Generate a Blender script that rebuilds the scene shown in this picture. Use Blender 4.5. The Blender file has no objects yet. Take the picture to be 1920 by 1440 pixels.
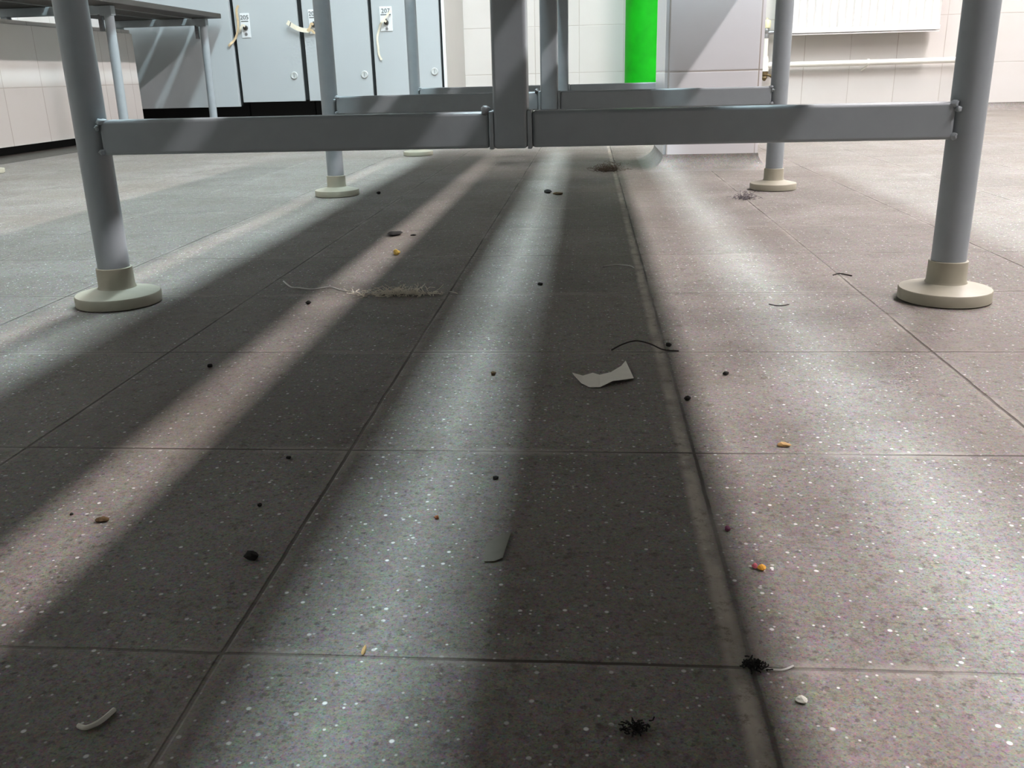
import bpy, bmesh, math, random
from mathutils import Vector, Matrix
random.seed(7)
SC = bpy.context.scene
C = SC.collection

# ------------------------------------------------------------------ camera
H = 0.2085
R_ = [[0.9965389, 0.0794973, -0.0242978], [0.0026082, -0.3220535, -0.9467179], [-0.0830867, 0.9433778, -0.3211462]]
cd = bpy.data.cameras.new('camera'); cam = bpy.data.objects.new('camera', cd); C.objects.link(cam)
m = Matrix.Identity(4)
for i in range(3):
    m[i][0] = R_[0][i]; m[i][1] = -R_[1][i]; m[i][2] = -R_[2][i]
m.translation = (0, 0, H)
cam.matrix_world = m
cd.sensor_fit = 'HORIZONTAL'; cd.sensor_width = 36; cd.lens = 32.25; cd.clip_start = 0.01
SC.camera = cam

# ------------------------------------------------------------------ light level
W = bpy.data.worlds.new('world'); SC.world = W; W.use_nodes = True
W.node_tree.nodes['Background'].inputs[0].default_value = (0.0, 0.0, 0.0, 1)
W.node_tree.nodes['Background'].inputs[1].default_value = 0.0
SC.view_settings.view_transform = 'Standard'
SC.view_settings.look = 'None'
SC.view_settings.gamma = 1
SC.view_settings.use_curve_mapping = False
SC.view_settings.exposure = 0.0
LAMP_A = (0.79, 0.98, 1.06, 1); POWER_A = 78.0     # cool tubes over the left of the bench
LAMP_B = (1.0, 0.935, 0.955, 1); POWER_B = 262.0     # warmer tubes over the right aisle
XA, XB, ZL = -0.20, 1.85, 2.60

# ------------------------------------------------------------------ materials
def new_mat(name):
    mt = bpy.data.materials.new(name); mt.use_nodes = True
    nt = mt.node_tree; b = nt.nodes['Principled BSDF']
    return mt, nt, b

def nd(nt, t, **kw):
    n = nt.nodes.new(t)
    for k, v in kw.items(): setattr(n, k, v)
    return n

def mth(nt, op, a, b=None, c=None):
    n = nt.nodes.new('ShaderNodeMath'); n.operation = op
    for i, v in enumerate((a, b, c)):
        if v is None: continue
        if isinstance(v, (int, float)): n.inputs[i].default_value = v
        else: nt.links.new(v, n.inputs[i])
    return n.outputs[0]

def mixc(nt, f, a, b, mode='MIX'):
    n = nt.nodes.new('ShaderNodeMix'); n.data_type = 'RGBA'; n.blend_type = mode
    for sock, v in ((n.inputs[0], f), (n.inputs[6], a), (n.inputs[7], b)):
        if isinstance(v, (int, float)): sock.default_value = v
        elif isinstance(v, tuple): sock.default_value = v
        else: nt.links.new(v, sock)
    return n.outputs[2]

def smooth(nt, v, lo, hi, out0=0.0, out1=1.0):
    n = nt.nodes.new('ShaderNodeMapRange'); n.interpolation_type = 'SMOOTHSTEP'
    nt.links.new(v, n.inputs[0])
    n.inputs[1].default_value = lo; n.inputs[2].default_value = hi
    n.inputs[3].default_value = out0; n.inputs[4].default_value = out1
    return n.outputs[0]

def noise(nt, co, scale, detail=3, rough=0.55, col=False):
    n = nt.nodes.new('ShaderNodeTexNoise'); n.inputs['Scale'].default_value = scale
    n.inputs['Detail'].default_value = detail; n.inputs['Roughness'].default_value = rough
    nt.links.new(co, n.inputs['Vector'])
    return n.outputs[1] if col else n.outputs[0]

def plain(name, col, rough=0.5, metal=0.0, var=0.12, scale=40, grain=0.0, spec=0.5, bump=0.0):
    mt, nt, b = new_mat(name)
    tc = nd(nt, 'ShaderNodeTexCoord').outputs['Object']
    n = noise(nt, tc, scale, 4)
    d = tuple(c * (1 - var) for c in col[:3]) + (1,); l = tuple(min(1, c * (1 + var)) for c in col[:3]) + (1,)
    c = mixc(nt, n, d, l)
    if grain:
        g = noise(nt, tc, 900, 1)
        c = mixc(nt, smooth(nt, g, 0.45, 0.75, 0, grain), c, (0.02, 0.02, 0.02, 1))
    nt.links.new(c, b.inputs['Base Color'])
    b.inputs['Roughness'].default_value = rough; b.inputs['Metallic'].default_value = metal
    b.inputs['Specular IOR Level'].default_value = spec
    if bump:
        bp = nd(nt, 'ShaderNodeBump'); bp.inputs['Strength'].default_value = bump; bp.inputs['Distance'].default_value = 0.002
        nt.links.new(n, bp.inputs['Height']); nt.links.new(bp.outputs[0], b.inputs['Normal'])
    return mt

def stone_color(nt, co, dims='2D'):
    """grey speckled anti-slip stoneware"""
    big = noise(nt, co, 9, 5, 0.6)
    med = noise(nt, co, 70, 4, 0.65)
    c = mixc(nt, smooth(nt, big, 0.32, 0.7), (0.150, 0.128, 0.105, 1), (0.236, 0.211, 0.188, 1))
    c = mixc(nt, smooth(nt, med, 0.35, 0.68, 0.0, 0.55), c, (0.250, 0.230, 0.214, 1))
    fine = noise(nt, co, 520, 2, 0.7, col=True)
    c = mixc(nt, 0.6, c, fine, 'OVERLAY')
    c = mixc(nt, 0.32, c, noise(nt, co, 190, 3, 0.7, col=True), 'OVERLAY')
    c = mixc(nt, 0.6, c, noise(nt, co, 1500, 1, 0.5, col=True), 'OVERLAY')
    fg = noise(nt, co, 700, 1)
    c = mixc(nt, smooth(nt, fg, 0.56, 0.70, 0, 0.55), c, (0.055, 0.045, 0.035, 1))
    gr = noise(nt, co, 330, 4, 0.75)
    c = mixc(nt, smooth(nt, gr, 0.30, 0.50, 0.5, 0.0), c, (0.085, 0.066, 0.048, 1))
    c = mixc(nt, smooth(nt, gr, 0.55, 0.75, 0.0, 0.45), c, (0.40, 0.37, 0.34, 1))
    # pale quartz specks
    for sc, pick, r0, r1, amt in ((110, 0.84, 0.06, 0.13, 0.95), (260, 0.88, 0.08, 0.19, 0.8)):
        v = nd(nt, 'ShaderNodeTexVoronoi'); v.inputs['Scale'].default_value = sc; nt.links.new(co, v.inputs['Vector'])
        v.voronoi_dimensions = dims
        sep = nd(nt, 'ShaderNodeSeparateColor'); nt.links.new(v.outputs['Color'], sep.inputs[0])
        f = mth(nt, 'MULTIPLY', mth(nt, 'GREATER_THAN', sep.outputs[0], pick), smooth(nt, v.outputs['Distance'], r0, r1, amt, 0))
        f = mth(nt, 'MULTIPLY', f, mth(nt, 'ADD', mth(nt, 'MULTIPLY', sep.outputs[1], 0.7), 0.3))
        c = mixc(nt, f, c, (0.82, 0.81, 0.78, 1))
    # dark flecks
    v = nd(nt, 'ShaderNodeTexVoronoi'); v.inputs['Scale'].default_value = 170; nt.links.new(co, v.inputs['Vector'])
    v.voronoi_dimensions = dims
    sep = nd(nt, 'ShaderNodeSeparateColor'); nt.links.new(v.outputs['Color'], sep.inputs[0])
    f = mth(nt, 'MULTIPLY', mth(nt, 'GREATER_THAN', sep.outputs[2], 0.72), smooth(nt, mth(nt, 'ADD', v.outputs['Distance'], mth(nt, 'MULTIPLY', mth(nt, 'SUBTRACT', noise(nt, co, 480, 2), 0.5), 0.9)), 0.02, 0.22, 0.6, 0))
    c = mixc(nt, f, c, (0.035, 0.028, 0.022, 1))
    return c, med

def floor_material():
    mt, nt, b = new_mat('floor_tile')
    co = nd(nt, 'ShaderNodeTexCoord').outputs['Object']
    sep = nd(nt, 'ShaderNodeSeparateXYZ'); nt.links.new(co, sep.inputs[0])
    X, Y = sep.outputs[0], sep.outputs[1]
    c, med = stone_color(nt, co)
    wob = mth(nt, 'MULTIPLY', mth(nt, 'SUBTRACT', noise(nt, co, 30, 3), 0.5), 0.0016)
    def line(v, off):
        u = mth(nt, 'DIVIDE', mth(nt, 'ADD', mth(nt, 'SUBTRACT', v, off), wob), 0.2)
        fr = mth(nt, 'FRACT', u)
        return mth(nt, 'MULTIPLY', mth(nt, 'MINIMUM', fr, mth(nt, 'SUBTRACT', 1.0, fr)), 0.2), u
    dx, ux = line(X, 0.0603); dy, uy = line(Y, 0.0905)
    # every tile a little different
    comb = nd(nt, 'ShaderNodeCombineXYZ')
    nt.links.new(mth(nt, 'FLOOR', ux), comb.inputs[0]); nt.links.new(mth(nt, 'FLOOR', uy), comb.inputs[1])
    wn = nd(nt, 'ShaderNodeTexWhiteNoise'); wn.noise_dimensions = '2D'; nt.links.new(comb.outputs[0], wn.inputs['Vector'])
    hsv = nd(nt, 'ShaderNodeHueSaturation'); nt.links.new(c, hsv.inputs['Color'])
    nt.links.new(mth(nt, 'ADD', mth(nt, 'MULTIPLY', wn.outputs[0], 0.16), 0.92), hsv.inputs['Value'])
    c = hsv.outputs[0]
    # worn pale rims beside the joints, brown dust in them
    d = mth(nt, 'MINIMUM', dx, dy)
    rim = smooth(nt, d, 0.0015, 0.007, 1, 0)
    patch = noise(nt, co, 14, 4)
    c = mixc(nt, mth(nt, 'MULTIPLY', rim, smooth(nt, patch, 0.42, 0.62, 0, 0.5)), c, (0.36, 0.32, 0.28, 1))
    # dust swept along the joint under the right seat edge
    dl = mth(nt, 'ADD', mth(nt, 'SUBTRACT', X, 0.0545), mth(nt, 'MULTIPLY', wob, 2.0))
    band = smooth(nt, mth(nt, 'ABSOLUTE', dl), 0.0012, 0.0055, 1, 0)
    c = mixc(nt, mth(nt, 'MULTIPLY', band, smooth(nt, noise(nt, co, 45, 4), 0.3, 0.6, 0.25, 0.85)), c, (0.50, 0.43, 0.36, 1))
    # grey-brown scuffs
    scuff = noise(nt, co, 4.5, 6, 0.7)
    c = mixc(nt, smooth(nt, scuff, 0.47, 0.66, 0, 0.5), c, (0.115, 0.088, 0.062, 1))
    # fine brown grit lying about
    grit = noise(nt, co, 85, 5, 0.8)
    c = mixc(nt, smooth(nt, grit, 0.53, 0.68, 0, 0.65), c, (0.075, 0.054, 0.034, 1))
    g1 = smooth(nt, dx, 0.0005, 0.0014, 1, 0); g2 = smooth(nt, dy, 0.0005, 0.0012, 1, 0)
    gaps = smooth(nt, noise(nt, co, 6, 3), 0.36, 0.58, 0.15, 0.95)
    grout = mth(nt, 'MULTIPLY', mth(nt, 'MAXIMUM', g1, g2), gaps)
    c = mixc(nt, grout, c, (0.042, 0.030, 0.020, 1))
    nt.links.new(c, b.inputs['Base Color'])
    nt.links.new(smooth(nt, med, 0.3, 0.7, 0.58, 0.78), b.inputs['Roughness'])
    b.inputs['Specular IOR Level'].default_value = 0.35
    hgt = mth(nt, 'SUBTRACT', mth(nt, 'MULTIPLY', noise(nt, co, 260, 3), 0.25), mth(nt, 'MULTIPLY', mth(nt, 'MAXIMUM', g1, g2), 1.0))
    bp = nd(nt, 'ShaderNodeBump'); bp.inputs['Strength'].default_value = 0.55; bp.inputs['Distance'].default_value = 0.0015
    nt.links.new(hgt, bp.inputs['Height']); nt.links.new(bp.outputs[0], b.inputs['Normal'])
    return mt

def cove_material():
    mt, nt, b = new_mat('cove_tile')
    co = nd(nt, 'ShaderNodeTexCoord').outputs['Object']
    c, med = stone_color(nt, co, '3D')
    nt.links.new(c, b.inputs['Base Color']); b.inputs['Roughness'].default_value = 0.6
    return mt

def wall_tile(name, axis, off, size=0.2, zoff=0.002, base=(0.64, 0.61, 0.57), joint=(0.40, 0.35, 0.30), rough=0.25):
    mt, nt, b = new_mat(name)
    co = nd(nt, 'ShaderNodeTexCoord').outputs['Object']
    sep = nd(nt, 'ShaderNodeSeparateXYZ'); nt.links.new(co, sep.inputs[0])
    def dist(v, o, s):
        u = mth(nt, 'DIVIDE', mth(nt, 'SUBTRACT', v, o), s); fr = mth(nt, 'FRACT', u)
        return mth(nt, 'MULTIPLY', mth(nt, 'MINIMUM', fr, mth(nt, 'SUBTRACT', 1.0, fr)), s), mth(nt, 'FLOOR', u)
    dh, ih = dist(sep.outputs[axis], off, size); dz, iz = dist(sep.outputs[2], zoff, 0.2)
    d = mth(nt, 'MINIMUM', dh, dz)
    comb = nd(nt, 'ShaderNodeCombineXYZ'); nt.links.new(ih, comb.inputs[0]); nt.links.new(iz, comb.inputs[1])
    wn = nd(nt, 'ShaderNodeTexWhiteNoise'); wn.noise_dimensions = '2D'; nt.links.new(comb.outputs[0], wn.inputs['Vector'])
    c = mixc(nt, wn.outputs[0], tuple(x * 0.95 for x in base) + (1,), base + (1,))
    c = mixc(nt, smooth(nt, noise(nt, co, 7, 4), 0.4, 0.8, 0, 0.25), c, (base[0] * 0.86, base[1] * 0.83, base[2] * 0.78, 1))
    j = smooth(nt, d, 0.0008, 0.0018, 1, 0)
    c = mixc(nt, mth(nt, 'MULTIPLY', j, smooth(nt, noise(nt, co, 5, 3), 0.3, 0.7, 0.45, 1.0)), c, joint + (1,))
    nt.links.new(c, b.inputs['Base Color'])
    b.inputs['Roughness'].default_value = rough
    bp = nd(nt, 'ShaderNodeBump'); bp.inputs['Strength'].default_value = 0.4; bp.inputs['Distance'].default_value = 0.001
    nt.links.new(smooth(nt, d, 0.0008, 0.003), bp.inputs['Height']); nt.links.new(bp.outputs[0], b.inputs['Normal'])
    return mt

def emit(name, col, power):
    mt, nt, b = new_mat(name)
    b.inputs['Base Color'].default_value = (0.8, 0.8, 0.8, 1)
    b.inputs['Emission Color'].default_value = col; b.inputs['Emission Strength'].default_value = power
    return mt

M = dict(
    floor=floor_material(), cove=cove_material(), cove_shade=plain('shade_dark_cove', (0.062, 0.054, 0.044), 0.8, var=0.5, scale=60),  # the dark cove has the ledge's shade put into its colour
    wall_x=wall_tile('white_wall_tile', 0, 0.154), wall_y=wall_tile('white_wall_tile_side', 1, 0.08),
    column=wall_tile('white_column_tile', 0, 0.1675, 0.1875, base=(0.76, 0.745, 0.755)),
    column_side=wall_tile('white_column_tile_side', 1, 0.07, 0.2),
    ledge=wall_tile('white_ledge_tile', 1, 0.08, 0.2),
    dull=plain('far_room_paint', (0.22, 0.22, 0.22), 0.8), ceil=plain('ceiling_paint', (0.10, 0.10, 0.10), 0.9),
    steel=plain('grey_powder_coat', (0.30, 0.33, 0.342), 0.42, var=0.08, scale=60),
    weld=plain('weld_metal', (0.15, 0.15, 0.15), 0.5, 0.3, var=0.5, scale=200),
    foot=plain('beige_plastic_foot', (0.36, 0.335, 0.255), 0.5, var=0.1, scale=90),
    seat=plain('dark_laminate_board', (0.046, 0.041, 0.035), 0.6, var=0.2, scale=12),
    locker=plain('pale_grey_locker_paint', (0.49, 0.52, 0.525), 0.38, var=0.03, scale=8),
    locker_side=plain('locker_side_paint', (0.40, 0.39, 0.36), 0.4, var=0.05, scale=8),
    gap=plain('dark_locker_inside', (0.012, 0.014, 0.014), 0.7),
    plinth=plain('black_plinth', (0.004, 0.004, 0.004), 0.8),
    plate=plain('white_plate', (0.80, 0.82, 0.82), 0.35, var=0.03),
    ink=plain('grey_ink', (0.10, 0.11, 0.11), 0.6),
    lock=plain('dark_lock_metal', (0.07, 0.065, 0.055), 0.35, 0.6, var=0.3, scale=150),
    vent=plain('pale_plastic_button', (0.58, 0.60, 0.58), 0.4, var=0.05),
    strap=plain('tan_strap_cloth', (0.66, 0.50, 0.30), 0.8, var=0.25, scale=120),
    strap_c=plain('cream_strap_cloth', (0.85, 0.78, 0.62), 0.75, var=0.15, scale=120),
    green=plain('bright_green_pipe_paint', (0.0, 0.33, 0.002), 0.6, spec=0.25, var=0.35, scale=14),
    rad=plain('white_radiator_enamel', (0.86, 0.85, 0.82), 0.3, var=0.03),
    pipe=plain('white_pipe_paint', (0.84, 0.82, 0.74), 0.35, var=0.05),
    valve=plain('yellowed_valve_cap', (0.78, 0.72, 0.46), 0.4, var=0.15),
    chrome=plain('dull_valve_metal', (0.42, 0.42, 0.42), 0.35, 0.8, var=0.3, scale=120),
    brass=plain('tarnished_brass', (0.16, 0.11, 0.05), 0.5, 0.5, var=0.5, scale=180),
    paper=plain('off_white_paper', (0.88, 0.83, 0.73), 0.85, var=0.06, scale=90),
    trim=plain('white_tile_trim', (0.82, 0.82, 0.82), 0.18, var=0.02),
    housing=plain('lamp_housing_white', (0.7, 0.7, 0.7), 0.5),
    lampA=emit('cool_tube_diffuser', LAMP_A, POWER_A), lampB=emit('warm_tube_diffuser', LAMP_B, POWER_B),
    d_black=plain('black_dirt', (0.012, 0.010, 0.008), 0.9, var=0.5, scale=400),
    d_brown=plain('brown_dirt', (0.10, 0.062, 0.025), 0.9, var=0.6, scale=400),
    d_tan=plain('tan_crumb', (0.48, 0.30, 0.12), 0.85, var=0.4, scale=400),
    d_yellow=plain('yellow_crumb', (0.62, 0.42, 0.09), 0.85, var=0.35, scale=300),
    d_orange=plain('orange_crumb', (0.85, 0.38, 0.04), 0.7, var=0.3, scale=300),
    d_pink=plain('pink_crumb', (0.62, 0.14, 0.18), 0.7, var=0.2, scale=300),
    d_purple=plain('purple_crumb', (0.16, 0.03, 0.08), 0.7, var=0.3, scale=300),
    d_red=plain('rusty_crumb', (0.33, 0.11, 0.04), 0.8, var=0.3, scale=300),
    d_white=plain('white_grit', (0.74, 0.72, 0.62), 0.7, var=0.1, scale=300),
    fuzz=plain('brown_lint', (0.13, 0.09, 0.06), 0.95), fuzz_g=plain('grey_lint', (0.17, 0.15, 0.16), 0.95),
    lint=plain('pale_lint', (0.80, 0.74, 0.62), 0.95), thread=plain('pale_thread', (0.62, 0.61, 0.57), 0.9),
    hair=plain('dark_hair', (0.02, 0.012, 0.008), 0.6),
    tape=plain('grubby_label_film', (0.15, 0.135, 0.10), 0.5, var=0.2, scale=200),
)

# ------------------------------------------------------------------ mesh helpers
def box(bm, x0, x1, y0, y1, z0, z1):
    vs = [bm.verts.new((x, y, z)) for x in (x0, x1) for y in (y0, y1) for z in (z0, z1)]
    for f in ((0, 1, 3, 2), (4, 6, 7, 5), (0, 4, 5, 1), (2, 3, 7, 6), (0, 2, 6, 4), (1, 5, 7, 3)):
        bm.faces.new([vs[i] for i in f])

def lathe(bm, prof, seg=32, at=(0, 0, 0), axis='Z', squash=None):
    rings = []
    for r, z in prof:
        ring = []
        for k in range(seg):
            a = 2 * math.pi * k / seg
            p = Vector((r * math.cos(a), r * math.sin(a), z))
            if axis == 'Y': p = Vector((p.x, p.z, p.y))
            if axis == 'X': p = Vector((p.z, p.x, p.y))
            ring.append(bm.verts.new(p + Vector(at)))
        rings.append(ring)
    for a, b in zip(rings, rings[1:]):
        for k in range(seg):
            bm.faces.new((a[k], a[(k + 1) % seg], b[(k + 1) % seg], b[k]))
    bm.faces.new(list(reversed(rings[0]))); bm.faces.new(rings[-1])

def tube(bm, pts, r, seg=8):
    pts = [Vector(p) for p in pts]; rings = []
    n = len(pts)
    for i, p in enumerate(pts):
        t = (pts[min(i + 1, n - 1)] - pts[max(i - 1, 0)]).normalized()
        u = t.cross(Vector((0.12, 0.31, 0.94))).normalized(); w = t.cross(u)
        rr = r[i] if isinstance(r, (list, tuple)) else r
        rings.append([bm.verts.new(p + (u * math.cos(2 * math.pi * k / seg) + w * math.sin(2 * math.pi * k / seg)) * rr) for k in range(seg)])
    for a, b in zip(rings, rings[1:]):
        for k in range(seg):
            bm.faces.new((a[k], a[(k + 1) % seg], b[(k + 1) % seg], b[k]))
    bm.faces.new(list(reversed(rings[0]))); bm.faces.new(rings[-1])

def ribbon(bm, pts, width, thick):
    """flat strap along pts; pts are (x, y, z), width lies in the plane across the path, facing -Y"""
    pts = [Vector(p) for p in pts]; rows = []
    for i, p in enumerate(pts):
        t = (pts[min(i + 1, len(pts) - 1)] - pts[max(i - 1, 0)]).normalized()
        s = t.cross(Vector((0, 1, 0))).normalized() * width / 2
        o = Vector((0, thick / 2, 0))
        rows.append([bm.verts.new(q) for q in (p + s - o, p - s - o, p - s + o, p + s + o)])
    for a, b in zip(rows, rows[1:]):
        for k in range(4):
            bm.faces.new((a[k], a[(k + 1) % 4], b[(k + 1) % 4], b[k]))
    bm.faces.new(list(reversed(rows[0]))); bm.faces.new(rows[-1])

def curve_pts(ctrl, n=10):
    out = []
    c = [Vector(p) for p in ctrl]; c = [c[0]] + c + [c[-1]]
    for i in range(1, len(c) - 2):
        for k in range(n):
            t = k / n
            out.append(0.5 * ((2 * c[i]) + (-c[i - 1] + c[i + 1]) * t + (2 * c[i - 1] - 5 * c[i] + 4 * c[i + 1] - c[i + 2]) * t * t + (-c[i - 1] + 3 * c[i] - 3 * c[i + 1] + c[i + 2]) * t ** 3))
    out.append(c[-2]); return out

def obj(name, bm, mt, parent=None, smooth_=False, bevel=0.0, at=None):
    bmesh.ops.recalc_face_normals(bm, faces=bm.faces)
    me = bpy.data.meshes.new(name); bm.to_mesh(me); bm.free()
    for x in (mt if isinstance(mt, list) else [mt]): me.materials.append(x)
    o = bpy.data.objects.new(name, me); C.objects.link(o)
    if smooth_:
        for p in me.polygons: p.use_smooth = True
        me.set_sharp_from_angle(angle=math.radians(40))
    if bevel:
        bv = o.modifiers.new('bevel', 'BEVEL'); bv.width = bevel; bv.segments = 3; bv.limit_method = 'ANGLE'
        for p in me.polygons: p.use_smooth = True
        me.set_sharp_from_angle(angle=math.radians(60))
    if parent is not None:
        o.parent = parent
        off = Vector((0, 0, 0)); q = parent
        while q is not None: off += q.location; q = q.parent
        o.location = -off
    return o

def tag(o, label, cat, group=None, kind=None):
    o['label'] = label; o['category'] = cat
    if group: o['group'] = group
    if kind: o['kind'] = kind
    return o

def thing(name, label, cat, loc=(0, 0, 0), group=None):
    o = bpy.data.objects.new(name, None); C.objects.link(o); o.location = loc
    o.empty_display_size = 0.05
    return tag(o, label, cat, group)

def struct(name, bm, mt, label, cat):
    o = obj(name, bm, mt); return tag(o, label, cat, kind='structure')

B = bmesh.new

# ------------------------------------------------------------------ the room
WY, WXL, WXR, WYB, CZ = 4.43, -1.98, 4.2, -3.0, 2.68
b = B(); box(b, WXL - .1, WXR + .1, WYB - .1, WY + .1, -0.08, 0)
struct('floor', b, M['floor'], 'grey speckled stoneware floor tiles with dark dirty joints', 'floor')
b = B(); box(b, WXL - .1, WXR + .1, WYB - .1, WY + .1, CZ, CZ + .08)
struct('ceiling', b, M['ceil'], 'painted ceiling above the changing room', 'ceiling')
b = B(); box(b, WXL - .1, WXR + .1, WY, WY + .1, 0, CZ)
struct('wall_back', b, M['wall_x'], 'white square tiled wall behind the radiator and lockers', 'wall')
b = B(); box(b, WXL - .1, WXL, WYB, WY, 0, CZ)
struct('wall_left', b, M['wall_y'], 'white tiled wall behind the tiled ledge on the left', 'wall')
b = B(); box(b, WXR, WXR + .1, WYB, WY, 0, CZ)
struct('wall_right', b, M['dull'], 'painted wall on the far right of the room', 'wall')
b = B(); box(b, WXL - .1, WXR + .1, WYB - .1, WYB, 0, CZ)
struct('wall_front', b, M['dull'], 'painted wall behind the viewer', 'wall')

def cove_profile(depth=0.042, height=0.032, n=7):
    # concave quarter from the wall face (0, height) out to the floor (depth, 0)
    return [(depth * (1 - math.cos(a)), height * (1 - math.sin(a))) for a in [math.pi / 2 * k / n for k in range(n + 1)]]

def cove_run(bm, path, closed=False):
    """path: list of (x, y, nx, ny): wall line points with outward mitre vectors"""
    pr = cove_profile(); cols = []
    for x, y, nx, ny in path:
        cols.append([bm.verts.new((x + nx * d, y + ny * d, z)) for d, z in pr] + [bm.verts.new((x, y, 0.0))])
    pairs = list(zip(cols, cols[1:])) + ([(cols[-1], cols[0])] if closed else [])
    n = len(pr) + 1
    for a, c in pairs:
        for k in range(n):
            bm.faces.new((a[k], a[(k + 1) % n], c[(k + 1) % n], c[k]))
    if not closed:
        bm.faces.new(cols[0]); bm.faces.new(list(reversed(cols[-1])))

b = B(); cove_run(b, [(WXL, WY, 0, -1), (WXR, WY, 0, -1)])
struct('baseboard_back', b, M['cove'], 'grey coved tile skirting along the back wall', 'skirting')

# tiled column in the middle of the room
t = thing('tiled_column', 'white tiled square column standing on the floor beside the bench end', 'column', (0.26, 2.2, 0))
cx0, cx1, cy0, cy1 = 0.160, 0.3635, 2.07, 2.36
b = B(); box(b, cx0, cx1, cy0, cy1, 0, CZ)
bmesh.ops.bevel(b, geom=[e for e in b.edges if abs(e.verts[0].co.z - e.verts[1].co.z) > 1], offset=0.007, segments=4, affect='EDGES')
obj('shaft', b, M['column'], t, smooth_=True)
b = B(); cove_run(b, [(cx0, cy0, -1, -1), (cx1, cy0, 1, -1), (cx1, cy1, 1, 1), (cx0, cy1, -1, 1)], True)
obj('cove_skirting', b, M['cove'], t, smooth_=True)

# tiled ledge along the left wall
t = thing('tiled_ledge', 'low white tiled ledge with rounded top running along the left wall', 'ledge', (-1.84, 1.8, 0))
b = B(); box(b, WXL + .001, -1.70, 0.2, 3.545, 0.038, 0.394)
bmesh.ops.bevel(b, geom=[e for e in b.edges if e.calc_length() > 3 and e.verts[0].co.z > .2] + [e for e in b.edges if abs(e.verts[0].co.z - e.verts[1].co.z) > .2], offset=0.014, segments=5, affect='EDGES')
obj('tiled_block', b, M['ledge'], t, smooth_=True)
b = B(); box(b, WXL + .001, -1.745, 0.2, 3.52, 0, 0.04)
obj('plinth', b, M['plinth'], t)
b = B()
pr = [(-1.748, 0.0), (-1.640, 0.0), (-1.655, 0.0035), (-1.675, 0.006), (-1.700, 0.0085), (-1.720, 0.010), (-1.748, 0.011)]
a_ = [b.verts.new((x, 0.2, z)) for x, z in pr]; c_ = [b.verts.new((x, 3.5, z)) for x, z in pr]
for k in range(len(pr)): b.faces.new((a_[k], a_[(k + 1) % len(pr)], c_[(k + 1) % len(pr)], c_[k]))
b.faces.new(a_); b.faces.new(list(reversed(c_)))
obj('cove_skirting', b, M['cove_shade'], t)  # strip coloured dark to stand for shade at the ledge foot

# green pipe at the back wall
b = B(); lathe(b, [(0.088, 0), (0.088, CZ)], 48, (0.244, 4.325, 0))
tag(obj('green_pillar', b, M['green'], smooth_=True), 'bright green round pillar standing by the back wall', 'pillar')

# ------------------------------------------------------------------ lockers
LY = 3.85
def number_text(txt, size, loc, parent):
    cu = bpy.data.curves.new('number', 'FONT'); cu.body = txt; cu.size = size; cu.align_x = 'CENTER'; cu.extrude = 0.0004
    to = bpy.data.objects.new('number', cu); C.objects.link(to)
    bpy.context.view_layer.update()
    me = bpy.data.meshes.new_from_object(to.evaluated_get(bpy.context.evaluated_depsgraph_get()))
    bpy.data.objects.remove(to); bpy.data.curves.remove(cu)
    me.transform(Matrix.Translation(loc) @ Matrix.Rotation(math.pi / 2, 4, 'X'))
    me.materials.clear(); me.materials.append(M['ink'])
    o = bpy.data.objects.new('number', me); C.objects.link(o); o.parent = parent
    off = Vector((0, 0, 0)); q = parent
    while q is not None: off += q.location; q = q.parent
    o.location = -off
    return o

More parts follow.
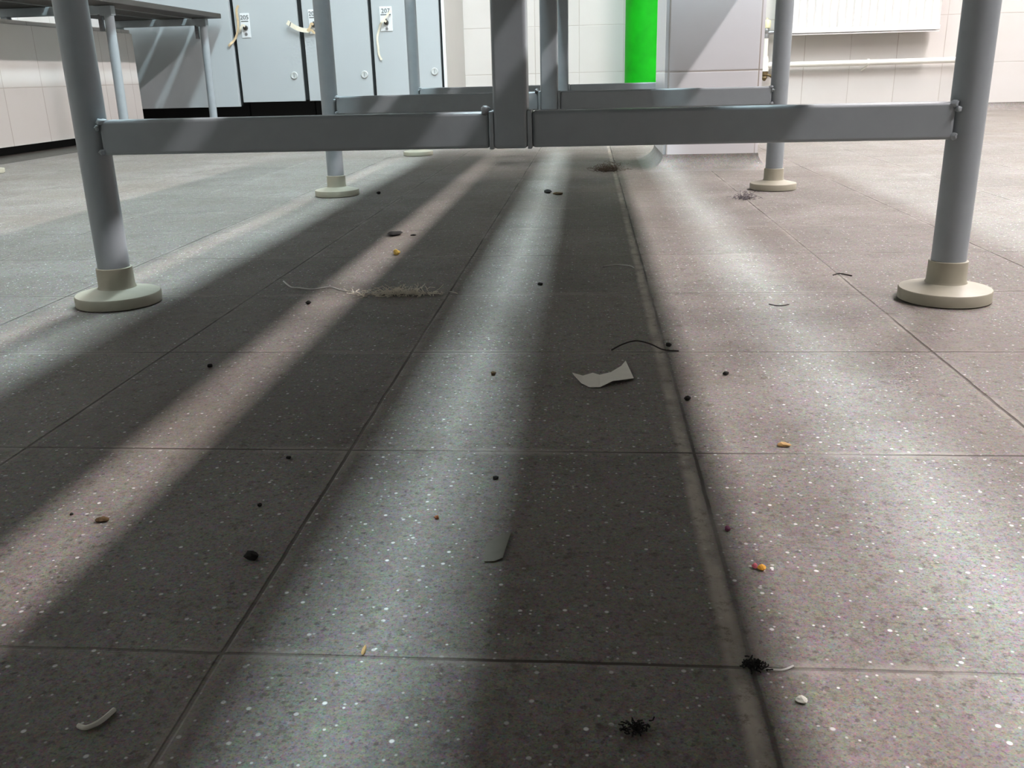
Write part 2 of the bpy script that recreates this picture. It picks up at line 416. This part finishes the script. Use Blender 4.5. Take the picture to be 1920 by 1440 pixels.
def locker(x0, x1, dx0, dx1, zb, label, num=None, plate=None, lockpos=None, button=None, proud=0.0, right_panel=False):
    t = thing('locker', label, 'locker', ((x0 + x1) / 2, (LY + WY) / 2, 0), 'grey lockers along the back wall')
    b = B(); box(b, x0, x1, LY + 0.0135, WY - 0.002, zb + 0.004, 1.9)
    obj('carcass', b, M['gap'], t)
    b = B(); box(b, dx0, dx1, LY - proud, LY + 0.013, zb, 1.895)
    door = obj('door', b, M['locker'], t, bevel=0.0015)
    b = B(); box(b, x0 + 0.002, x1 - 0.002, LY + 0.09, WY - 0.03, 0, zb + 0.004)
    obj('plinth', b, M['plinth'], t)
    if right_panel:
        b = B(); box(b, x1 + 0.0035, x1 + 0.0105, LY + 0.012, WY - 0.003, zb - 0.01, 1.9)
        obj('side_panel', b, M['locker_side'], t)
        b = B(); box(b, x1 - 0.001, x1 + 0.0095, LY - 0.004, LY + 0.010, zb - 0.01, 1.9)
        obj('edge_strip', b, M['plate'], t, bevel=0.001)
    if plate:
        px0, px1, pz0, pz1 = plate; yf = LY - proud
        b = B(); box(b, px0, px1, yf - 0.0025, yf, pz0, pz1)
        pl = obj('number_plate', b, M['plate'], t, bevel=0.001)
        hh = pz1 - pz0
        number_text(num, 0.0235, ((px0 + px1) / 2, yf - 0.0031, pz1 - 0.0235), pl)
        b = B(); box(b, px0 + 0.004, px1 - 0.005, yf - 0.0032, yf - 0.0022, pz1 - 0.0315, pz1 - 0.0285); obj('rule', b, M['ink'], pl)
        b = B(); lathe(b, [(0.003, 0), (0.003, -0.0008)], 12, ((px0 + px1) / 2, yf - 0.0024, pz1 - 0.047), 'Y'); obj('keyhole', b, M['ink'], pl)
        b = B(); lathe(b, [(0.0095, 0), (0.0095, -0.006), (0.0075, -0.011), (0.003, -0.012)], 20, (lockpos[0], yf - 0.002, lockpos[1]), 'Y')
        lk = obj('lock', b, M['lock'], t, smooth_=True)
        b = B(); lathe(b, [(0.0055, 0), (0.0055, -0.004)], 16, (lockpos[0] + 0.001, yf - 0.002, lockpos[1] - 0.023), 'Y')
        obj('latch_hole', b, M['chrome'], t, smooth_=True)
    if button:
        b = B(); lathe(b, [(0.0145, 0), (0.0145, -0.003), (0.012, -0.0055), (0.010, -0.0045), (0.002, -0.0045)], 28, (button[0], LY - proud, button[1]), 'Y')
        bt = obj('vent_button', b, M['vent'], t, smooth_=True)
        b = B(); box(b, button[0] - 0.0008, button[0] + 0.0008, LY - proud - 0.0052, LY - proud - 0.004, button[1] - 0.008, button[1] + 0.008)
        obj('slot', b, M['ink'], bt)
    return t

locker(-1.978, -1.427, -1.974, -1.4335, 0.1035, 'wide grey locker standing behind the left bench, in its shade', proud=0.008)
locker(-1.4245, -1.1445, -1.4185, -1.1595, 0.1195, 'grey locker with plate 205, right of the left bench end', '205',
       (-1.394, -1.356, 0.368, 0.460), (-1.3745, 0.405), (-1.194, 0.220))
locker(-1.1435, -0.8645, -1.1395, -0.8735, 0.1195, 'grey locker with plate 206, middle of the numbered lockers', '206',
       (-1.1145, -1.076, 0.374, 0.466), (-1.095, 0.409), (-0.904, 0.2165))
locker(-0.8635, -0.5795, -0.8595, -0.5905, 0.1195, 'grey locker with plate 207 and bare side panel, nearest the green pillar', '207',
       (-0.8265, -0.777, 0.377, 0.468), (-0.801, 0.409), (-0.618, 0.2215), right_panel=True)

def strap(parts, label):
    t = thing('locker_key_strap', label, 'key strap', parts[0][1][0], 'cloth straps hanging on the lockers')
    for nm, pts, w, mt in parts:
        b = B(); ribbon(b, curve_pts(pts), w, 0.0018); obj(nm, b, M[mt], t)
Y1, Y2 = LY - 0.006, LY - 0.015
strap([('band', [(-1.394, Y1, 0.489), (-1.403, Y1, 0.470), (-1.402, Y1, 0.430), (-1.406, Y1, 0.400), (-1.416, Y1, 0.375), (-1.428, Y1, 0.358), (-1.440, Y2, 0.346), (-1.449, Y2, 0.338)], 0.0085, 'strap'),
       ('loop', [(-1.403, Y1, 0.387), (-1.393, Y2, 0.400), (-1.382, Y2 - 0.002, 0.4145), (-1.371, Y2 - 0.002, 0.4105)], 0.008, 'strap_c')],
      'tan cloth strap hanging from the lock beside plate 205')
strap([('band', [(-1.197, Y2 - .004, 0.421), (-1.183, Y2 - .004, 0.411), (-1.165, Y2 - .003, 0.400), (-1.145, Y2 - .002, 0.392), (-1.122, Y2, 0.388), (-1.112, Y2, 0.389)], 0.017, 'strap_c'),
       ('loop', [(-1.120, Y2, 0.386), (-1.109, Y2, 0.398), (-1.101, Y2, 0.413), (-1.093, Y2, 0.408)], 0.008, 'strap'),
       ('tail', [(-1.116, Y2 - .001, 0.387), (-1.102, Y2 - .001, 0.389), (-1.094, Y2, 0.380), (-1.088, Y2, 0.378)], 0.009, 'strap'),
       ('cord_ring', [(-1.182, Y2 - .006, 0.420), (-1.188, Y2 - .006, 0.405)], 0.0028, 'ink')],
      'stiff cream cloth strap sticking out left from the lock of plate 206')
strap([('band', [(-0.778, Y2, 0.452), (-0.796, Y2, 0.432), (-0.818, Y2, 0.408), (-0.834, Y1, 0.378), (-0.841, Y1, 0.352), (-0.840, Y1, 0.320), (-0.838, Y1, 0.290), (-0.829, Y1, 0.270)], 0.0075, 'strap_c'),
       ('loop', [(-0.830, Y1, 0.395), (-0.818, Y2 - .003, 0.4075), (-0.806, Y2 - .003, 0.4155), (-0.799, Y2 - .002, 0.4105)], 0.0075, 'strap_c')],
      'long thin cream strap trailing down from the lock of plate 207')

# ------------------------------------------------------------------ radiator and pipes
t = thing('radiator', 'white fluted panel radiator fixed to the back wall', 'radiator', (1.15, 4.38, 0.6))
b = B(); x0, x1 = 0.84, 1.489; n = 20; pitch = (x1 - x0) / n
prof = []
for k in range(n):
    a0 = x0 + k * pitch
    prof += [(a0, 4.332), (a0 + pitch * .62, 4.332), (a0 + pitch * .73, 4.346), (a0 + pitch * .89, 4.346)]
prof += [(x1, 4.332)]
lo = [b.verts.new((x, y, 0.358)) for x, y in prof]; hi = [b.verts.new((x, y, 0.90)) for x, y in prof]
for k in range(len(prof) - 1): b.faces.new((lo[k], lo[k + 1], hi[k + 1], hi[k]))
bk = [b.verts.new((x, y, z)) for x, y, z in ((x0, 4.39, .358), (x1, 4.39, .358), (x1, 4.39, .90), (x0, 4.39, .90))]
b.faces.new((bk[0], bk[1], bk[2], bk[3])); b.faces.new((lo[0], bk[0], bk[3], hi[0])); b.faces.new((lo[-1], hi[-1], bk[2], bk[1]))
b.faces.new(lo + [bk[1], bk[0]]); b.faces.new(hi + [bk[2], bk[3]])
obj('panel', b, M['rad'], t)
b = B(); box(b, x0 - .003, x1 + .003, 4.329, 4.392, 0.340, 0.359); obj('bottom_channel', b, M['rad'], t, bevel=0.002)
b = B(); box(b, x0 - .003, x1 + .003, 4.334, 4.386, 0.333, 0.3375)
box(b, x0 + .01, x1 - .01, 4.345, 4.38, 0.3375, 0.340); obj('bottom_lip', b, M['rad'], t)
b = B(); box(b, x0 - .004, x1 + .004, 4.327, 4.395, 0.90, 0.912); obj('top_grille', b, M['rad'], t, bevel=0.002)
for xb in (0.95, 1.38):
    b = B(); box(b, xb, xb + .03, 4.39, WY, 0.45, 0.80); obj('wall_bracket', b, M['rad'], t)

t = thing('heating_pipe', 'white heating pipe run with valve along the wall below the radiator', 'pipe', (0.776, 4.395, 0.2))
PX, PY = 0.776, 4.39
b = B(); tube(b, [(0.782, 4.39, 0.3485), (0.8355, 4.376, 0.3485)], 0.0085, 12); obj('radiator_connector', b, M['chrome'], t, smooth_=True)
b = B(); lathe(b, [(0.0105, 0.225), (0.0105, 0.325)], 16, (PX, PY, 0)); obj('riser', b, M['pipe'], t, smooth_=True)
b = B(); lathe(b, [(0.014, 0.246), (0.014, 0.252)], 16, (PX, PY, 0)); obj('collar', b, M['pipe'], t, smooth_=True)
b = B(); lathe(b, [(0.017, 0.187), (0.0175, 0.20), (0.0165, 0.235), (0.013, 0.246)], 20, (PX + .001, PY, 0)); obj('tee', b, M['pipe'], t, smooth_=True)
b = B(); tube(b, [(PX, PY, 0.213), (PX + .02, PY, 0.213), (0.95, PY, 0.2135), (1.6, PY, 0.2155), (1.64, PY, 0.2155)], [0.018, 0.0125, 0.0115, 0.0115, 0.0115], 16); obj('horizontal_run', b, M['pipe'], t, smooth_=True)
b = B(); tube(b, [(1.632, PY, 0.2155), (1.645, PY + .01, 0.2155), (1.648, WY + .003, 0.2155)], 0.0115, 12); obj('wall_elbow', b, M['pipe'], t, smooth_=True)
b = B(); lathe(b, [(0.0125, 0.326), (0.0135, 0.333), (0.0125, 0.341), (0.009, 0.344), (0.0125, 0.350), (0.0125, 0.362), (0.010, 0.368)], 18, (PX - .001, PY, 0)); obj('valve_body', b, M['chrome'], t, smooth_=True)
b = B(); lathe(b, [(0.0155, 0.367), (0.0165, 0.372), (0.0165, 0.394), (0.0135, 0.400), (0.004, 0.402), (0.004, 0.409)], 20, (PX, PY, 0)); obj('valve_cap', b, M['valve'], t, smooth_=True)
b = B(); lathe(b, [(0.011, 0.187), (0.015, 0.184), (0.015, 0.172), (0.010, 0.168), (0.013, 0.160), (0.007, 0.150), (0.004, 0.147)], 10, (PX + .002, PY, 0))
tube(b, [(PX, PY - .004, 0.176), (PX + .022, PY - .01, 0.170), (PX + .034, PY - .012, 0.165)], [0.006, 0.0055, 0.0085], 10)
obj('drain_valve', b, M['brass'], t, smooth_=True, )
b = B(); lathe(b, [(0.0145, -0.005), (0.0145, 0.005)], 16, (1.222, PY, 0.2145), 'X')
tube(b, [(1.222, PY, 0.203), (1.213, PY + .01, 0.192), (1.207, WY + .003, 0.180)], 0.004, 8); obj('pipe_clip', b, M['pipe'], t, smooth_=True)

# ------------------------------------------------------------------ the bench over the camera
XL, XR, XC = -0.467, 0.328, -0.070
FY = [-0.83, 0.86, 1.70, 2.56]
ZS0, ZS1 = 0.440, 0.458
bench = thing('slatted_bench', 'long double bench on grey tube legs with round beige feet, spanning the foreground', 'bench', (XC, 0.86, 0))
bxs = {}
def foot_bm(x, y):
    b = B(); lathe(b, [(0.0375, 0.0), (0.0403, 0.0012), (0.0405, 0.0102), (0.0398, 0.0113), (0.0235, 0.0150), (0.0184, 0.0165), (0.0173, 0.0185), (0.0169, 0.0365), (0.0152, 0.0369)], 56, (x, y, 0))
    return b
def leg_of(parent, x, y, ztop, foot=True, lean=0.0):
    b = B(); tube(b, [(x, y, 0.03), (x + lean, y, ztop)], 0.0150, 28)
    lg = obj('leg', b, M['steel'], parent, smooth_=True)
    if foot: obj('foot_cap', foot_bm(x, y), M['foot'], lg, smooth_=True)
    return lg
def blob(bm, p, r, seed=0, sq=(1, 1, 1)):
    rnd = random.Random(seed)
    res = bmesh.ops.create_icosphere(bm, subdivisions=2, radius=1.0)
    q0 = [rnd.uniform(-3, 3) for _ in range(6)]
    for v in res['verts']:
        k = r * (1 + .16 * math.sin(q0[0] + 3 * v.co.x + q0[1] * v.co.y) + .12 * math.sin(q0[2] + 5 * v.co.z + q0[3] * v.co.x) + rnd.uniform(-.06, .06))
        v.co = Vector((p[0] + v.co.x * k * sq[0], p[1] + v.co.y * k * sq[1], p[2] + v.co.z * k * sq[2]))
ZB0, ZB1 = 0.1445, 0.1758
for fi, y in enumerate(FY):
    for x in (XL, XR):
        leg_of(bench, x, y, ZS0, True)
    b = B(); box(b, XC - .0152, XC + .0152, y - .0152, y + .0152, ZB0 - .0005, ZS0)
    post = obj('post', b, M['steel'], bench, bevel=0.003)
    for s in (-1, 1):
        b = B(); xx = XC + s * .0172; box(b, xx - .002, xx + .002, y - .0150, y + .0140, ZB0 - .001, ZB1 + .001)
        obj('end_plate', b, M['steel'], post, bevel=0.001)
    for s, xl in ((-1, XL), (1, XR)):
        x0, x1 = sorted((xl - s * .0145, XC + s * .0192))
        b = B(); box(b, x0, x1, y - .0125, y + .0125, ZB0, ZB1)
        cb = obj('crossbar', b, M['steel'], bench, bevel=0.0028)
        b = B()
        blob(b, (xl - s * .0165, y - .010, ZB1 - .0015), 0.0042, fi * 9 + s, (1.1, 1, .8)); blob(b, (xl - s * .014, y - .0125, ZB0 + .003), 0.0030, fi * 5 + s)
        blob(b, (xl - s * .013, y - .0135, ZB1 - .006), 0.0027, fi * 7 + s)
        obj('weld_bead', b, M['steel'], cb, smooth_=True)
        if s < 0:
            b = B(); blob(b, (XC - .0215, y - .010, ZB1 + .001), 0.0045, fi * 3 + 40, (1.0, 1, 1.0)); obj('rusty_weld', b, M['weld'], cb, smooth_=True)
    b = B(); box(b, XL - .01, XR + .01, y - .012, y + .012, ZS0 - .026, ZS0 - .0005)
    obj('seat_rail', b, M['steel'], bench, bevel=0.002)
for x0, x1, y0, y1 in ((-0.392, -0.123, -0.9, 2.64), (-0.084, 0.085, -0.9, 2.64), (0.131, 0.374, -0.9, 2.00), (0.131, 0.374, 2.42, 2.64)):
    b = B(); box(b, x0, x1, y0, y1, ZS0, ZS1); obj('seat_board', b, M['seat'], bench, bevel=0.003)

# ------------------------------------------------------------------ the bench by the left ledge
LX = -1.513
lb = thing('wall_bench', 'smaller slatted bench on thin grey legs resting over the tiled ledge', 'bench', (LX, 3.0, 0))
for y in (0.75, 1.5, 2.25, 3.0, 3.75):
    leg_of(lb, LX, y, ZS0 - .028, True, lean=0.004)
    b = B(); box(b, LX - .02, LX + .02, y - .0145, y + .0145, ZS0 - .03, ZS0 - .0005)
    box(b, -1.865, LX - .018, y - .0145, y + .0145, ZS0 - .026, ZS0 - .0005)
    obj('seat_rail', b, M['steel'], lb, bevel=0.002)
    b = B(); box(b, -1.862, -1.838, y - .012, y + .012, (0.3945 if y < 3.6 else 0.0), ZS0 - .026); obj('support_block', b, M['steel'], lb, bevel=0.002)
    b = B(); box(b, LX - .030, LX - .018, y - .006, y + .006, ZS0 - .075, ZS0 - .02); obj('bracket', b, M['weld'], lb)
for x0, x1 in ((-1.552, -1.452), (-1.680, -1.575), (-1.868, -1.703)):
    b = B(); box(b, x0, x1, 0.5, 3.80, ZS0, ZS1); obj('seat_slat', b, M['seat'], lb, bevel=0.002)

# ------------------------------------------------------------------ litter on the floor
def crumb(name, x, y, size, mt, label, cat='crumb', sq=(1, .8, .45), seed=1, group='dirt specks on the floor', n=1):
    b = B(); rnd = random.Random(seed)
    for k in range(n):
        blob(b, (x + (rnd.uniform(-.7, .7) * size if n > 1 else 0), y + (rnd.uniform(-.4, .4) * size if n > 1 else 0), size * sq[2] * .9), size / (1 if n == 1 else 1.6), seed + k, sq)
    o = obj(name, b, M[mt], smooth_=False); return tag(o, label, cat, group)
def bent_sheet(name, pts_top, pts_bot, z_top, z_bot, mt, label, cat, thick=0.0003):
    b = B(); rows = []
    for (xa, ya), (xb, yb), za, zb in zip(pts_top, pts_bot, z_top, z_bot):
        rows.append([Vector((xa + (xb - xa) * t, ya + (yb - ya) * t, za + (zb - za) * t)) for t in (0, .33, .66, 1)])
    up = [[b.verts.new(p + Vector((0, 0, thick))) for p in r] for r in rows]; dn = [[b.verts.new(p) for p in r] for r in rows]
    for g, flip in ((up, False), (dn, True)):
        for i in range(len(g) - 1):
            for k in range(3):
                q = (g[i][k], g[i + 1][k], g[i + 1][k + 1], g[i][k + 1]); b.faces.new(q if not flip else q[::-1])
    n = len(rows)
    for i in range(n - 1):
        for k in (0, 3): b.faces.new((up[i][k], up[i + 1][k], dn[i + 1][k], dn[i][k]))
    for i in (0, n - 1):
        for k in range(3): b.faces.new((up[i][k], up[i][k + 1], dn[i][k + 1], dn[i][k]))
    return tag(obj(name, b, M[mt]), label, cat)
bent_sheet('paper_scrap', [(-0.0115, 0.627), (-0.004, 0.6265), (0.003, 0.634), (0.008, 0.630), (0.016, 0.636), (0.024, 0.648), (0.0275, 0.656)],
           [(-0.0105, 0.624), (-0.005, 0.611), (0.001, 0.604), (0.008, 0.604), (0.017, 0.613), (0.025, 0.617), (0.032, 0.622)],
           [0.0035, 0.0015, 0.0012, 0.001, 0.001, 0.002, 0.0035], [0.003, 0.0012, 0.0006, 0.0006, 0.0022, 0.0018, 0.0012], 'paper', 'small torn scrap of off-white paper lying in the dark shade', 'paper')
bent_sheet('torn_label', [(-0.0475, 0.379), (-0.043, 0.386), (-0.0365, 0.390)], [(-0.0465, 0.363), (-0.042, 0.363), (-0.0385, 0.366)],
           [.0003, .0006, .001], [.0003, .0005, .0006], 'tape', 'faint torn sticker shred stuck flat in the shade, nearest foreground middle', 'sticker')
# curved pale sliver bottom left
b = B(); tube(b, curve_pts([(-0.1735, 0.2465, .0008), (-0.1700, 0.2455, .0010), (-0.1665, 0.2490, .0012), (-0.1650, 0.2550, .0010)]), 0.0009, 8)
tag(obj('nail_sliver', b, M['d_white'], smooth_=True), 'curved pale sliver on the tile at the bottom left corner', 'sliver')
# hair arcs
def hair(pts, r, label, mt='hair', name='hair'):
    b = B(); tube(b, curve_pts(pts), r, 6); return tag(obj(name, b, M[mt], smooth_=True), label, 'hair' if mt == 'hair' else 'thread', 'hairs on the floor')
hair([(0.018, 0.694, .0006), (0.026, 0.701, .003), (0.037, 0.703, .0055), (0.048, 0.700, .004), (0.058, 0.694, .001), (0.070, 0.692, .0005)], 0.0006, 'dark hair arching over the tile joint behind the paper scrap')
hair([(0.166, 0.842, .0005), (0.172, 0.836, .0006), (0.179, 0.837, .0006), (0.184, 0.842, .0005)], 0.0005, 'short dark hair on the lit tile left of the right front foot')
hair([(0.254, 0.966, .0006), (0.262, 0.972, .001), (0.272, 0.962, .0006)], 0.0007, 'short dark hair across the joint behind the right front foot')
hair([(-0.330, 0.955, .0006), (-0.312, 0.925, .0006), (-0.303, 0.922, .0006), (-0.286, 0.915, .0006), (-0.270, 0.924, .0006), (-0.252, 0.908, .0006), (-0.225, 0.897, .0006), (-0.19, 0.893, .0006)], 0.0008, 'pale wavy thread lying across the floor joint right of left front foot', 'thread', 'thread')
hair([(0.015, 1.020, .0006), (0.03, 1.028, .001), (0.045, 1.022, .001), (0.050, 1.012, .0006)], 0.0006, 'thin pale looped thread in the shade behind the dark hair', 'thread', 'thread')
# lint
def fuzz(name, x, y, rx, ry, hz, mt, label, n=120, r=0.00035, seed=3, cat='lint'):
    b = B(); rnd = random.Random(seed)
    for k in range(n):
        c0 = Vector((x + rnd.gauss(0, rx * .45), y + rnd.gauss(0, ry * .45), 0.0008 + abs(rnd.gauss(0, hz * .4))))
        pts = [c0]
        d = Vector((rnd.uniform(-1, 1), rnd.uniform(-.6, .6), rnd.uniform(-.3, .3))).normalized()
        L = min(rx, 0.02) * rnd.uniform(.3, .7)
        for s in range(4):
            d = (d + Vector((rnd.uniform(-.7, .7), rnd.uniform(-.7, .7), rnd.uniform(-.4, .4)))).normalized()
            q = pts[-1] + d * L / 4; q.z = max(q.z, .0006); pts.append(q)
        tube(b, pts, r, 3)
    return tag(obj(name, b, M[mt]), label, cat)
fuzz('dust_ball', 0.042, 2.06, 0.035, 0.03, 0.016, 'fuzz', 'brown fluffy dust ball on the floor left of the column', 330, 0.00035)
fuzz('dust_ball', 0.262, 1.575, 0.018, 0.02, 0.007, 'fuzz_g', 'grey dust fluff on the joint in front of the right rear foot', 130, 0.0003, 5)
fuzz('lint_strip', -0.190, 0.888, 0.042, 0.007, 0.006, 'lint', 'pale strip of lint lying along the floor joint in the shade', 190, 0.0004, 8)
fuzz('dirt_clump', 0.0605, 0.2905, 0.0048, 0.0028, 0.0022, 'd_black', 'black hairy dirt clump at the front joint crossing, bottom right', 90, 0.0003, 11, 'dirt')
fuzz('dirt_clump', 0.016, 0.254, 0.0042, 0.0036, 0.0016, 'd_black', 'black fluffy dirt clump in the shade at the bottom edge', 70, 0.00028, 12, 'dirt')
hair([(0.064, 0.2895, .0005), (0.070, 0.2885, .0008), (0.075, 0.2915, .0006)], 0.0004, 'pale straw thread right of the black clump at the front joint', 'thread', 'thread')

G = 'dirt specks on the floor'
crumb('dirt_flake', -0.267, 1.250, 0.0085, 'd_black', 'black flat flake in the left light stripe, behind the yellow crumb', 'dirt', (1, 1.6, .35), 21)
crumb('dirt_flake', -0.240, 1.243, 0.003, 'd_black', 'tiny black flake just right of the big black flake', 'dirt', (1.4, .8, .35), 22)
crumb('yellow_crumb', -0.235, 1.104, 0.0046, 'd_yellow', 'round yellow crumb in the left light stripe', 'crumb', (1, .9, .75), 23)
crumb('dirt_pellet', -0.154, 0.362, 0.0034, 'd_black', 'black oval pellet in the dark band at lower left', 'dirt', (1.1, .8, .6), 24)
crumb('dirt_pellet', -0.243, 0.396, 0.0030, 'd_brown', 'brown oval pellet in the light stripe at the far left', 'dirt', (1.15, .6, .5), 25)
crumb('dirt_pellet', -0.290, 0.651, 0.0022, 'd_black', 'small black pellet in the shade below the left front foot', 'dirt', (1, .8, .6), 26)
crumb('leaf_bit', -0.075, 1.690, 0.0080, 'd_black', 'black leaf bit far back in the middle light stripe', 'leaf bit', (1, .9, .4), 27)
crumb('leaf_bit', -0.055, 1.665, 0.0075, 'd_brown', 'brown leaf bit just right of the far black leaf bit', 'leaf bit', (1.1, .8, .35), 28)
t = thing('orange_crumb', 'orange and pink crumb on the lit tile right of the joint', 'crumb', (0.074, 0.361, 0))
b = B(); blob(b, (0.0755, 0.361, 0.0013), 0.0019, 29, (1, .9, .7)); obj('orange_lump', b, M['d_orange'], t)
b = B(); blob(b, (0.0728, 0.3625, 0.0012), 0.0013, 30, (1, 1, .8)); obj('pink_lump', b, M['d_pink'], t)
crumb('purple_crumb', 0.066, 0.397, 0.0016, 'd_purple', 'tiny dark purple crumb on the joint behind the orange crumb', 'crumb', (.8, 1.2, .8), 31)
crumb('straw_bit', 0.113, 0.502, 0.0030, 'd_tan', 'tan straw bit lying on the lit floor at right', 'crumb', (1.2, .8, .4), 32)
crumb('white_grit', 0.0735, 0.272, 0.0022, 'd_white', 'large white grit grain at the bottom right', 'grit', (1, .8, .5), 33)
crumb('rusty_crumb', -0.075, 0.405, 0.0013, 'd_red', 'tiny rusty crumb in the middle light stripe', 'crumb', (1, .9, .7), 34)
crumb('straw_bit', -0.0855, 0.294, 0.0010, 'd_tan', 'short tan straw lying on the front joint', 'crumb', (.8, 3.0, .6), 35)
for i, (x, y, s, mt, lab) in enumerate((
    (-0.392, 1.711, .0040, 'd_black', 'black speck beside the left second foot'),
    (-0.050, 0.929, .0024, 'd_black', 'black speck in the middle light stripe, level with the lint strip'),
    (-0.272, 0.853, .0026, 'd_black', 'black speck in the shade right of the left front foot'),
    (0.063, 0.706, .0024, 'd_black', 'round black speck beside the joint crossing under the dark hair'),
    (0.0655, 0.580, .0024, 'd_black', 'round black speck right of the dusty joint below the paper'),
    (0.098, 0.634, .0020, 'd_black', 'black speck alone on the lit tile right of the paper'),
    (-0.069, 0.633, .0022, 'd_brown', 'brown speck in the middle light stripe left of the paper'),
    (-0.263, 0.403, .0009, 'd_black', 'tiny black speck just left of the brown oval pellet'),
    (-0.169, 0.416, .0013, 'd_black', 'dim black speck in the dark band above the black oval pellet'),
    (-0.050, 0.452, .0015, 'd_black', 'black speck at the right border of the middle light stripe'),
    (-0.173, 0.477, .0014, 'd_black', 'black speck on the joint between the two light stripes'))):
    crumb('dirt_speck', x, y, s, mt, lab, 'dirt', (1, .85, .7), 50 + i)

# ------------------------------------------------------------------ ceiling lamps
def ceiling_light(x, y, mt, label, grp, L=1.25, w=0.16):
    t = thing('ceiling_light', label, 'lamp', (x, y, CZ), grp)
    b = B(); box(b, x - w / 2 - .015, x + w / 2 + .015, y - L / 2 - .02, y + L / 2 + .02, ZL + .006, CZ); obj('housing', b, M['housing'], t)
    b = B(); box(b, x - w / 2, x + w / 2, y - L / 2, y + L / 2, ZL, ZL + .005); obj('diffuser', b, M[mt], t)
    return t
for i, y in enumerate((1.2, 2.46)):
    ceiling_light(XA, y, 'lampA', 'long cool white ceiling light above the bench', 'cool ceiling lights above the bench', w=0.24)
for i, y in enumerate((0.10, 1.85, 3.72)):
    ceiling_light(XB, y, 'lampB', 'long warm white ceiling light above the right aisle', 'warm ceiling lights above the right aisle', w=0.10)
